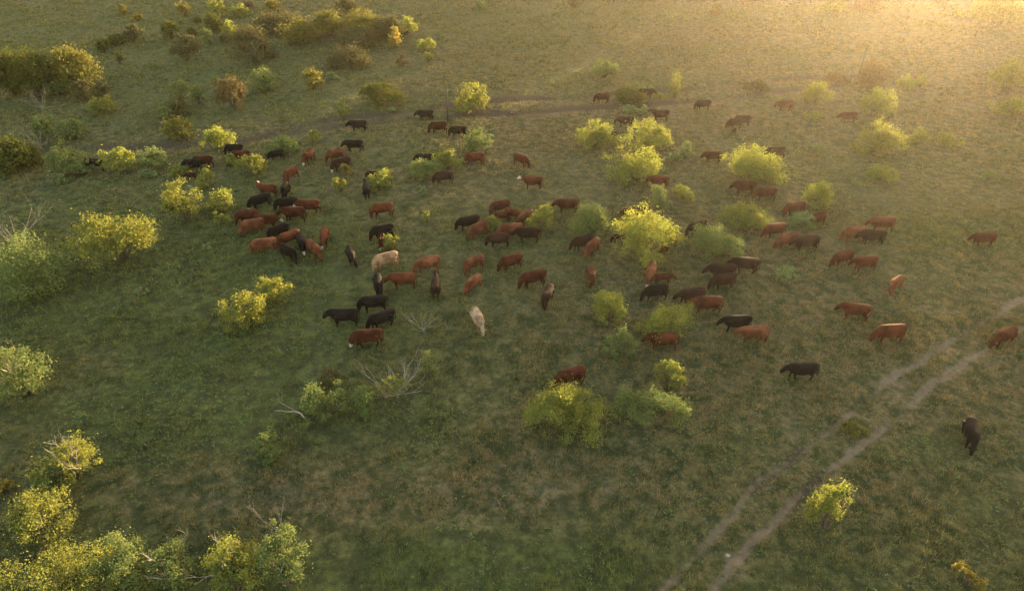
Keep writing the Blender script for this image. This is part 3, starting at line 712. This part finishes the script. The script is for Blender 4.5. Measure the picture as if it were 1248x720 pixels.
def cow_mesh(name, pose, gait, calf=False):
    bm = bmesh.new()
    body = [(-.98, 1.10, .10, .09), (-.94, 1.05, .20, .17), (-.84, .99, .31, .25), (-.66, .955, .365, .29), (-.4, .93, .375, .31), (-.1, .90, .40, .345),
            (.2, .895, .405, .335), (.42, .91, .405, .29), (.6, .94, .385, .245), (.76, .97, .32, .20), (.88, .98, .22, .14)]
    sx = .92 if calf else 1
    loft(bm, [(V3((x * sx, 0, z - (0 if calf else .03))), V3((0, 1, 0)), V3((0, 0, 1)), hw * (.85 if calf else 1.06), hh * (.8 if calf else 1.10)) for x, z, hh, hw in body], 20, 2.5)
    # spine / hips ridge
    chain(bm, [V3((-.9, 0, 1.24)), V3((-.4, 0, 1.255)), V3((.2, 0, 1.25)), V3((.6, 0, 1.26)), V3((.75, 0, 1.2))], [.06, .07, .07, .08, .07])
    for s in (-1, 1):
        chain(bm, [V3((-.78, s * .16, 1.18)), V3((-.5, s * .2, 1.17))], [.09, .08])
    yaw = {'g': 0, 'gl': .55, 'gr': -.55, 'l': 0, 'w': 0, 'll': .8, 'lr': -.8}[pose]
    if pose in ('g', 'gl', 'gr'):
        neck = [(.55, 1.00), (.82, .88), (1.00, .64), (1.08, .46)]; head = [(1.04, .50), (1.09, .34), (1.16, .11)]
    elif pose == 'w':
        neck = [(.55, 1.02), (.84, 1.02), (1.04, .95), (1.17, .90)]; head = [(1.14, .93), (1.28, .78), (1.42, .58)]
    else:
        neck = [(.55, 1.02), (.86, 1.14), (1.06, 1.26), (1.16, 1.32)]; head = [(1.12, 1.34), (1.34, 1.25), (1.58, 1.10)]
    def sw(x, z):
        a = yaw * max(0, x - .6) / .6; r = x - .6
        return V3((.6 + r * math.cos(a * .8), r * math.sin(a * .8) * 1.1, z)) if x > .6 else V3((x, 0, z))
    chain(bm, [sw(*q) for q in neck], [.33, .29, .225, .165], 12, .62)
    h = [sw(*q) for q in head]
    fwd = (h[2] - h[0]).normalized(); side = V3((-fwd.y, fwd.x, 0)); side = side.normalized() if side.length > .05 else V3((0, 1, 0))
    upv = fwd.cross(side) * -1
    if upv.z < 0 and pose not in ('g', 'gl', 'gr'): upv = -upv
    L = (h[2] - h[0]).length
    prof = [(0, .13, .14), (.12, .14, .165), (.35, .13, .165), (.6, .10, .13), (.82, .09, .105), (.95, .095, .10), (1.02, .065, .07)]
    loft(bm, [(h[0] + fwd * (t * L), side, upv, w, hh) for t, w, hh in prof], 12, 2.2)
    for s in (-1, 1):   # ears
        e0 = h[0] + fwd * .03 + side * (s * .09); e1 = e0 + side * (s * .10) - fwd * .03; e2 = e0 + side * (s * .20) - fwd * .02 - V3((0, 0, .03))
        chain(bm, [e0, e1, e2], [.035, .055, .028], 8)
    dx = {0: (0, 0, 0, 0), 1: (.14, -.12, -.12, .16), 2: (-.10, .10, .14, -.10)}[gait]
    for k_, s in enumerate((-1, 1)):
        d = dx[k_]
        chain(bm, [V3((.52, s * .17, .92)), V3((.52 + d * .2, s * .18, .64)), V3((.54 + d * .6, s * .165, .36)), V3((.52 + d, s * .16, .10)), V3((.55 + d, s * .16, .0))],
              [.18, .115, .070, .048, .064], 10)
        d = dx[2 + k_]
        chain(bm, [V3((-.66, s * .17, .95)), V3((-.58 + d * .3, s * .20, .66)), V3((-.80 + d * .7, s * .18, .43)), V3((-.76 + d, s * .17, .11)), V3((-.71 + d, s * .17, .0))],
              [.26, .18, .078, .052, .064], 10)
    chain(bm, [V3((-.95, 0, 1.2)), V3((-1.05, 0, 1.08)), V3((-1.03, .03, .75)), V3((-1.02, .04, .5)), V3((-1.02, .05, .33))], [.05, .032, .028, .045, .025], 8)
    if not calf: chain(bm, [V3((-.5, 0, .62)), V3((-.46, 0, .52)), V3((-.44, 0, .47))], [.15, .11, .06], 10)
    me = bpy.data.meshes.new(name); bm.to_mesh(me); bm.free()
    tmp = bpy.data.objects.new('tmp', me); col.objects.link(tmp)
    r = tmp.modifiers.new('r', 'REMESH'); r.mode = 'VOXEL'; r.voxel_size = .024
    s = tmp.modifiers.new('s', 'SMOOTH'); s.iterations = 4; s.factor = .5
    dg = bpy.context.evaluated_depsgraph_get(); out = bpy.data.meshes.new_from_object(tmp.evaluated_get(dg), depsgraph=dg)
    bpy.data.objects.remove(tmp); bpy.data.meshes.remove(me)
    out.name = name
    co = np.empty(len(out.vertices) * 3, np.float32); out.vertices.foreach_get('co', co)
    pc = np.empty(len(out.polygons) * 3, np.float32); out.polygons.foreach_get('center', pc); pc = pc.reshape(-1, 3)
    h0 = np.array(h[0]); f_ = np.array(fwd)
    t = (pc - h0) @ f_; dist = np.linalg.norm(pc - h0 - np.clip(t, 0, L)[:, None] * f_, axis=1)
    face = (t > .10) & (dist < .19)
    out.materials.clear(); out.materials.append(COAT['red']); out.materials.append(COAT['white'])
    out.polygons.foreach_set('material_index', face.astype(np.int32)); out.polygons.foreach_set('use_smooth', np.ones(len(out.polygons), bool))
    return out
_cows = {}
def cow(px, py, heading, pose, coat, face, label, scale=1.0, calf=False, push=0.0):
    gait = int(px * 7 + py * 3) % 3
    hsh = int(px * 17 + py * 31) % 5
    if pose == 'g' and px != 1185: pose = ('g', 'g', 'gl', 'gr', 'g')[hsh]
    if pose == 'l': pose = ('l', 'll', 'l', 'lr', 'l')[hsh]
    key = (pose, gait, calf)
    if key not in _cows: _cows[key] = cow_mesh('cow_body', pose, gait, calf)
    s = scale * (.58 if calf else 1) * (.85 + .09 * ((int(px * 5 + py * 11) % 10) / 10))
    g = at(px, py, .80 * s)
    if push: d = Vector((g.x, g.y)).normalized() * push; g = Vector((g.x + d.x, g.y + d.y, 0)); g.z = gz(g.x, g.y)
    az = math.atan2(g.x, g.y); a = R(heading) - az * .5 * math.sin(R(heading)) ** 2; off = .12 * s
    o = link('calf' if calf else 'cow', _cows[key], loc=(g.x - math.cos(a) * off, g.y - math.sin(a) * off, 0))
    o.location.z = gz(o.location.x, o.location.y) - .01
    o.rotation_euler.z = a; o.scale = (s, s, s)
    o.material_slots[0].link = 'OBJECT'; o.material_slots[0].material = COAT[coat]
    o.material_slots[1].link = 'OBJECT'; o.material_slots[1].material = COAT[face or coat]
    tag(o, label, 'calf' if calf else 'cow', 'cattle herd spread over the pasture')
    return o
W_ = 'white'
cows = [
 (284, 181, 180, 'g', 'black', 0, 'black cow directly behind a red cow at the bright yellow bush', {}),
 (291, 189, 185, 'g', 'dred', 0, 'red cow tucked between a black cow and the bright yellow bush', {}),
 (233, 200, 180, 'g', 'black', 0, 'black cow joined to a red one above the thin pale yellow bush', {}),
 (247, 200, 182, 'g', 'dred', 0, 'dark red cow behind the black one above the thin pale yellow bush', dict(push=1.0)),
 (232, 214, 190, 'w', 'dark', 0, 'dark calf low beside the thin pale yellow bush', dict(calf=True)),
 (335, 188, 215, 'g', 'black', W_, 'small black white faced cow in front of the low grey green bush', dict(scale=.85)),
 (317, 196, 180, 'g', 'black', 0, 'black calf showing through the right of the bright yellow bush', dict(calf=True)),
 (375, 190, 245, 'g', 'red', W_, 'red cow facing the camera with white face beside the trodden band', {}),
 (353, 211, 238, 'g', 'lred', 0, 'light red cow with sunlit rump walking alone towards the dark cows', {}),
 (324, 230, 180, 'l', 'red', W_, 'red white faced cow standing level, topmost of the left crowd', {}),
 (315, 244, 218, 'g', 'black', W_, 'black cow grazing with its white face down, in the left crowd', {}),
 (347, 232, 265, 'g', 'black', 0, 'dark grey cow seen end on behind the black grazing cow', {}),
 (347, 247, 192, 'g', 'black', 0, 'black cow right above two joined red cows in the left crowd', {}),
 (356, 259, 180, 'w', 'red', 0, 'red cow, left one of two joined nose to tail', {}),
 (376, 257, 180, 'w', 'red', W_, 'red cow with white face, right one of two joined nose to tail', dict(push=1.1)),
 (300, 262, 190, 'g', 'red', 0, 'red cow grazing at the far left of the left crowd', {}),
 (305, 272, 205, 'g', 'lred', 0, 'orange red cow just in front of the leftmost red cow', {}),
 (327, 270, 0, 'w', 'red', W_, 'red cow with white face turned right above the black and brown cow', {}),
 (338, 281, 218, 'g', 'black', 0, 'large black cow grazing in the middle of the left crowd', {}),
 (320, 298, 197, 'g', 'lred', 0, 'light red cow grazing low at the lower left of the left crowd', {}),
 (352, 291, 215, 'g', 'red', 0, 'red cow beside two black cows at the bottom of the left crowd', {}),
 (366, 293, 282, 'g', 'black', W_, 'black cow facing the camera with a white mark on its face', {}),
 (353, 307, 318, 'g', 'black', 0, 'black cow lowest in the left crowd, head towards lower right', {}),
 (383, 303, 302, 'g', 'lred', 0, 'orange cow facing the camera beside the lowest black cow', {}),
 (395, 288, 270, 'g', 'red', W_, 'red cow head on with a white face, right end of the left crowd', {}),
 (435, 152, 180, 'w', 'black', 0, 'black cow grazing leftmost on the upper trodden band', {}),
 (430, 176, 180, 'w', 'black', 0, 'black cow walking below the leftmost band cow', {}),
 (408, 188, 205, 'g', 'lred', 0, 'pinkish red cow behind the dark cow with the pale muzzle', {}),
 (414, 199, 212, 'g', 'dark', W_, 'dark cow with a pale muzzle grazing above the small yellow bush', {}),
 (446, 230, 98, 'l', 'black', W_, 'black cow facing away below the dull yellow bush', {}),
 (452, 212, 180, 'g', 'dark', 0, 'dark calf half hidden behind the dull yellow bush', dict(calf=True)),
 (517, 139, 180, 'w', 'black', 0, 'black cow walking left, farthest of those around the tall pole', {}),
 (533, 154, 190, 'g', 'dred', 0, 'dark red cow grazing just left of the tall pole', {}),
 (557, 159, 186, 'g', 'black', 0, 'black cow grazing just below and right of the tall pole', {}),
 (518, 193, 180, 'w', 'black', 0, 'black cow with only its front left of the bright green bush', {}),
 (539, 215, 190, 'g', 'dark', 0, 'dark cow in the shade in front of the bright green bush', {}),
 (577, 192, 190, 'g', 'red', 0, 'red cow under the pale green soft bush', {}),
 (636, 194, 320, 'g', 'red', 0, 'red cow facing right and down, alone above the white faced red cow', {}),
 (648, 221, 180, 'l', 'red', W_, 'red cow standing alone with a bright white face', {}),
 (464, 254, 196, 'g', 'red', 0, 'red cow grazing alone below the black cow that faces away', {}),
 (465, 281, 203, 'g', 'black', 0, 'black cow grazing behind the red calf and bright yellow bush', {}),
 (464, 293, 265, 'g', 'red', W_, 'red calf with pale head between the black cow and yellow bush', dict(calf=True, scale=1.3)),
 (428, 311, 282, 'g', 'black', 0, 'dark grey cow alone, pointing down, between the crowd and pale cow', {}),
 (468, 316, 207, 'g', 'tan', 0, 'pale tan cow grazing below the bright yellow bush', {}),
 (519, 321, 205, 'g', 'lred', 0, 'orange red cow grazing behind the long red cow', {}),
 (461, 347, 275, 'g', 'black', 0, 'dark grey cow seen end on left of the long red cow', {}),
 (489, 340, 183, 'w', 'red', 0, 'long red cow with its head lowered to the left', {}),
 (531, 347, 90, 'l', 'dark', W_, 'dark cow seen from behind with white patch on its head', {}),
 (453, 368, 186, 'g', 'black', 0, 'black grazing cow, topmost of three black ones in a cluster', {}),
 (417, 384, 180, 'w', 'black', 0, 'black cow leftmost of the three black cows in a cluster', {}),
 (463, 388, 212, 'g', 'black', 0, 'black cow right behind the lowest red cow', {}),
 (445, 410, 190, 'g', 'red', W_, 'red cow with a white nose, lowest on the left side', {}),
 (569, 270, 203, 'g', 'black', 0, 'black cow grazing at the left of the crowded red cows', {}),
 (582, 279, 228, 'g', 'lred', 0, 'light red cow touching the left side of the low yellow bush', {}),
 (608, 251, 205, 'g', 'red', 0, 'red cow topmost of the crowded red cows', {}),
 (611, 263, 190, 'g', 'dred', W_, 'dark red calf behind the low yellow bush in the crowd', dict(calf=True, scale=1.3)),
 (626, 260, 325, 'g', 'red', 0, 'red cow facing right among the crowded red cows', dict(scale=.85)),
 (639, 265, 232, 'g', 'lred', 0, 'light red cow left of the light green bush in the crowd', {}),
 (606, 291, 190, 'g', 'dark', 0, 'dark cow grazing at the front of the crowd row', {}),
 (621, 284, 182, 'g', 'lred', 0, 'light red cow between two dark cows in the crowd row', dict(push=.6)),
 (642, 284, 180, 'w', 'dark', 0, 'dark cow at the right end of the crowd row', {}),
 (576, 320, 217, 'g', 'lred', 0, 'light red cow directly above an orange cow, below the crowd', {}),
 (621, 318, 207, 'g', 'red', 0, 'red cow grazing alone below the dark crowd row', {}),
 (575, 345, 233, 'g', 'lred', 0, 'small orange red cow turned to the camera above the cream cow', dict(scale=.9)),
 (648, 338, 203, 'g', 'red', 0, 'red cow grazing just above the dark brown cow facing down', {}),
 (666, 360, 250, 'g', 'dark', 0, 'dark brown cow facing down with its head lowered', {}),
 (583, 389, 288, 'g', 'cream', 0, 'cream cow alone in the middle, pointing to the camera', {}),
 (690, 249, 180, 'w', 'red', 0, 'red cow standing level above the wide green bush', {}),
 (709, 295, 204, 'g', 'dark', 0, 'dark cow behind a light red one below the wide green bush', {}),
 (720, 300, 237, 'g', 'lred', 0, 'light red cow in front of the dark one below the wide green bush', {}),
 (721, 336, 275, 'g', 'lred', 0, 'pinkish cow seen end on alone left of the red cow with calf', dict(scale=.9)),
 (793, 333, 256, 'g', 'lred', W_, 'light red cow with a white face pointing to the camera, calf behind', {}),
 (810, 338, 0, 'w', 'dred', 0, 'dark red calf standing right behind the light red cow', dict(calf=True, scale=1.2)),
 (849, 277, 200, 'g', 'dark', 0, 'dark cow peeping over the big round green bush', {}),
 (815, 295, 235, 'g', 'red', 0, 'red cow at the lower right foot of the biggest yellow bush', {}),
 (770, 259, 185, 'g', 'dred', 0, 'dark red cow behind the top of the biggest yellow bush', {}),
 (753, 289, 190, 'g', 'dark', 0, 'dark calf in the gap left of the biggest yellow bush', dict(calf=True)),
 (797, 355, 196, 'g', 'black', 0, 'black cow grazing between the white faced cow and yellow topped bushes', {}),
 (841, 359, 192, 'w', 'dark', 0, 'dark cow just behind a reddish brown cow near the wide bush', {}),
 (860, 369, 180, 'w', 'dred', 0, 'reddish brown cow just in front of a dark one', {}),
 (878, 329, 182, 'w', 'dark', 0, 'dark cow partly behind another dark cow of the same size', {}),
 (880, 341, 190, 'g', 'dark', 0, 'dark cow grazing in front of another dark one', {}),
 (907, 321, 170, 'w', 'dark', 0, 'dark cow rightmost of three dark cows close together', {}),
 (896, 392, 182, 'w', 'black', 0, 'black cow just above a light red cow on the right', {}),
 (917, 405, 178, 'w', 'lred', 0, 'light red cow just below a black cow on the right', {}),
 (806, 413, 180, 'w', 'red', 0, 'long red cow standing in front of the wide yellow green bush', {}),
 (733, 118, 186, 'g', 'dred', 0, 'dark red cow grazing left of the long flat dark bush', {}),
 (789, 113, 0, 'w', 'black', 0, 'black cow at the right end of the long flat dark bush', {}),
 (761, 147, 185, 'w', 'dark', 0, 'dark cow with lowered head above the rounded yellow topped bush', {}),
 (804, 139, 180, 'l', 'dark', 0, 'dark cow standing level with raised head, right of the lowered one', {}),
 (856, 127, 188, 'g', 'dark', 0, 'dark cow grazing beside a tiny pale calf in the haze', {}),
 (877, 129, 185, 'w', 'tan', 0, 'tiny pale calf behind the dark grazing cow in the haze', dict(calf=True, scale=1.1)),
 (895, 149, 192, 'g', 'dark', 0, 'dark cow, nearer one of an overlapping far pair', {}),
 (903, 151, 185, 'g', 'dark', 0, 'dark cow, hind one of an overlapping far pair', dict(push=1.3)),
 (894, 160, 240, 'g', 'dred', 0, 'small dark red calf in front of the overlapping far pair', dict(calf=True)),
 (868, 190, 182, 'w', 'dred', 0, 'dark red cow alone left of the long yellow topped bush', {}),
 (750, 165, 185, 'w', 'dark', 0, 'black calf at the right side of the yellow green bush', dict(calf=True, scale=1.2)),
 (802, 220, 180, 'w', 'red', 0, 'red cow showing its back below the broad yellow topped bush', {}),
 (944, 185, 182, 'g', 'dark', 0, 'dark cow showing its back over the long yellow topped bush', {}),
 (906, 227, 180, 'w', 'red', 0, 'red cow walking first of a pair below the long bush', {}),
 (932, 235, 182, 'g', 'red', 0, 'red cow walking second of a pair below the long bush', {}),
 (967, 253, 192, 'g', 'dred', 0, 'dark red cow grazing above the feathery pale weed bush', {}),
 (996, 265, 205, 'g', 'red', 0, 'small red cow inside the feathery pale weed bush', dict(scale=.85)),
 (943, 279, 192, 'g', 'red', 0, 'red cow above the light red and dark cow pair', {}),
 (959, 292, 200, 'g', 'lred', 0, 'light red cow joined to the dark one right of the green bush', {}),
 (981, 294, 185, 'w', 'dark', 0, 'dark cow behind the light red one right of the green bush', {}),
 (1033, 142, 180, 'w', 'dred', 0, 'far red cow alone in the glow above the bright spreading bush', {}),
 (956, 128, 180, 'w', 'red', 0, 'far red cow alone left of the round hazy yellow bush', {}),
 (1040, 283, 192, 'g', 'lred', 0, 'light red cow grazing at the left of three overlapping ones', {}),
 (1073, 274, 180, 'w', 'lred', 0, 'light red cow at the back right of three overlapping ones', dict(push=.5)),
 (1062, 287, 180, 'w', 'dark', 0, 'dark cow in front of two light red ones', {}),
 (1026, 313, 203, 'g', 'red', 0, 'red cow ahead of another grazing on its right, right side', {}),
 (1053, 319, 187, 'w', 'red', 0, 'red cow following another below the three overlapping ones', {}),
 (1091, 345, 228, 'g', 'lred', 0, 'light red cow turned towards the camera, alone on the right', dict(scale=.9)),
 (1041, 377, 166, 'w', 'red', 0, 'red cow walking with level head above the wheel tracks', {}),
 (1083, 404, 185, 'g', 'red', 0, 'red cow grazing left of the wheel tracks', {}),
 (1198, 290, 180, 'w', 'red', 0, 'rightmost orange red cow standing above the wheel tracks', {}),
 (1223, 409, 210, 'g', 'lred', 0, 'orange cow with glowing back at the right edge by the track', {}),
 (976, 450, 180, 'w', 'black', 0, 'large black cow walking left alone near the wheel tracks', {}),
 (1185, 528, 270, 'g', 'black', 0, 'nearest black cow head on with sunlit rump, lower right', {}),
 (693, 458, 203, 'g', 'dred', 0, 'dark red cow behind the large yellow topped bush', {}),
 (113, 199, 180, 'g', 'black', 0, 'black cow half hidden among bushes at the far left', {}),
]
placed = []
for (px, py, hd, pose, coat, face, label, opt) in cows:
    placed.append(cow(px, py, hd, pose, coat, face, label, **opt))
# nearby cows that would touch are nudged apart
def segs(o):
    a = o.rotation_euler.z; s = o.scale.x; c = Vector((math.cos(a), math.sin(a)))
    p = o.location.to_2d(); return [(p + c * (t * s), .33 * s) for t in (-.7, -.35, 0, .35, .65)]
for it in range(14):
    for a in range(len(placed)):
        for b in range(a + 1, len(placed)):
            A, B = placed[a], placed[b]
            if (A.location - B.location).length > 2.4: continue
            worst = 0; vec = None
            for p, r in segs(A):
                for q, r2 in segs(B):
                    d = (q - p).length; ov = r + r2 - d
                    if ov > worst: worst = ov; vec = (q - p).normalized() if d > 1e-4 else Vector((0, 1))
            if worst > 0:
                # slide mostly along the line of depth, so the picture keeps its order
                B.location.x += vec.x * worst * .3; A.location.x -= vec.x * worst * .3
                sy = 1 if B.location.y > A.location.y else -1
                B.location.y += sy * worst * .45; A.location.y -= sy * worst * .45
for o in placed: o.location.z = gz(o.location.x, o.location.y) - .01

# ------------------------------------------------------------------ unseen low wood, added towards the sun to shade the lower parts of the bushes
def added_shade_wood():
    rs = np.random.RandomState(5); a = R(SUN_AZ); n = 330; vv = []
    u = rs.uniform(-175, 175, n); w = 212 + rs.normal(0, 4, n) + 0 * u
    x = math.sin(a) * w + math.cos(a) * u; y = math.cos(a) * w - math.sin(a) * u
    top = WOOD_H * (.82 + .34 * vnoise(u, u * 0, 13, 2)) * rs.uniform(.85, 1.08, n)
    for k in range(n):
        v, _ = leaves(rs, rs.uniform(4, 7), 5, top[k], 0, .55, None, .8, solid=True)
        v += np.array([x[k], y[k], gz(x[k], y[k])]); vv.append(v)
    v = np.concatenate(vv)
    tag(link('added_shade_wood', np_mesh('added_shade_wood', v, np.arange(len(v)).reshape(-1, 4), 4, LEAF['oak'])), 'unseen low scrub wood added beyond the pasture to shade its lower parts', 'wood', kind='stuff')
WOOD_H = 4.75
added_shade_wood()
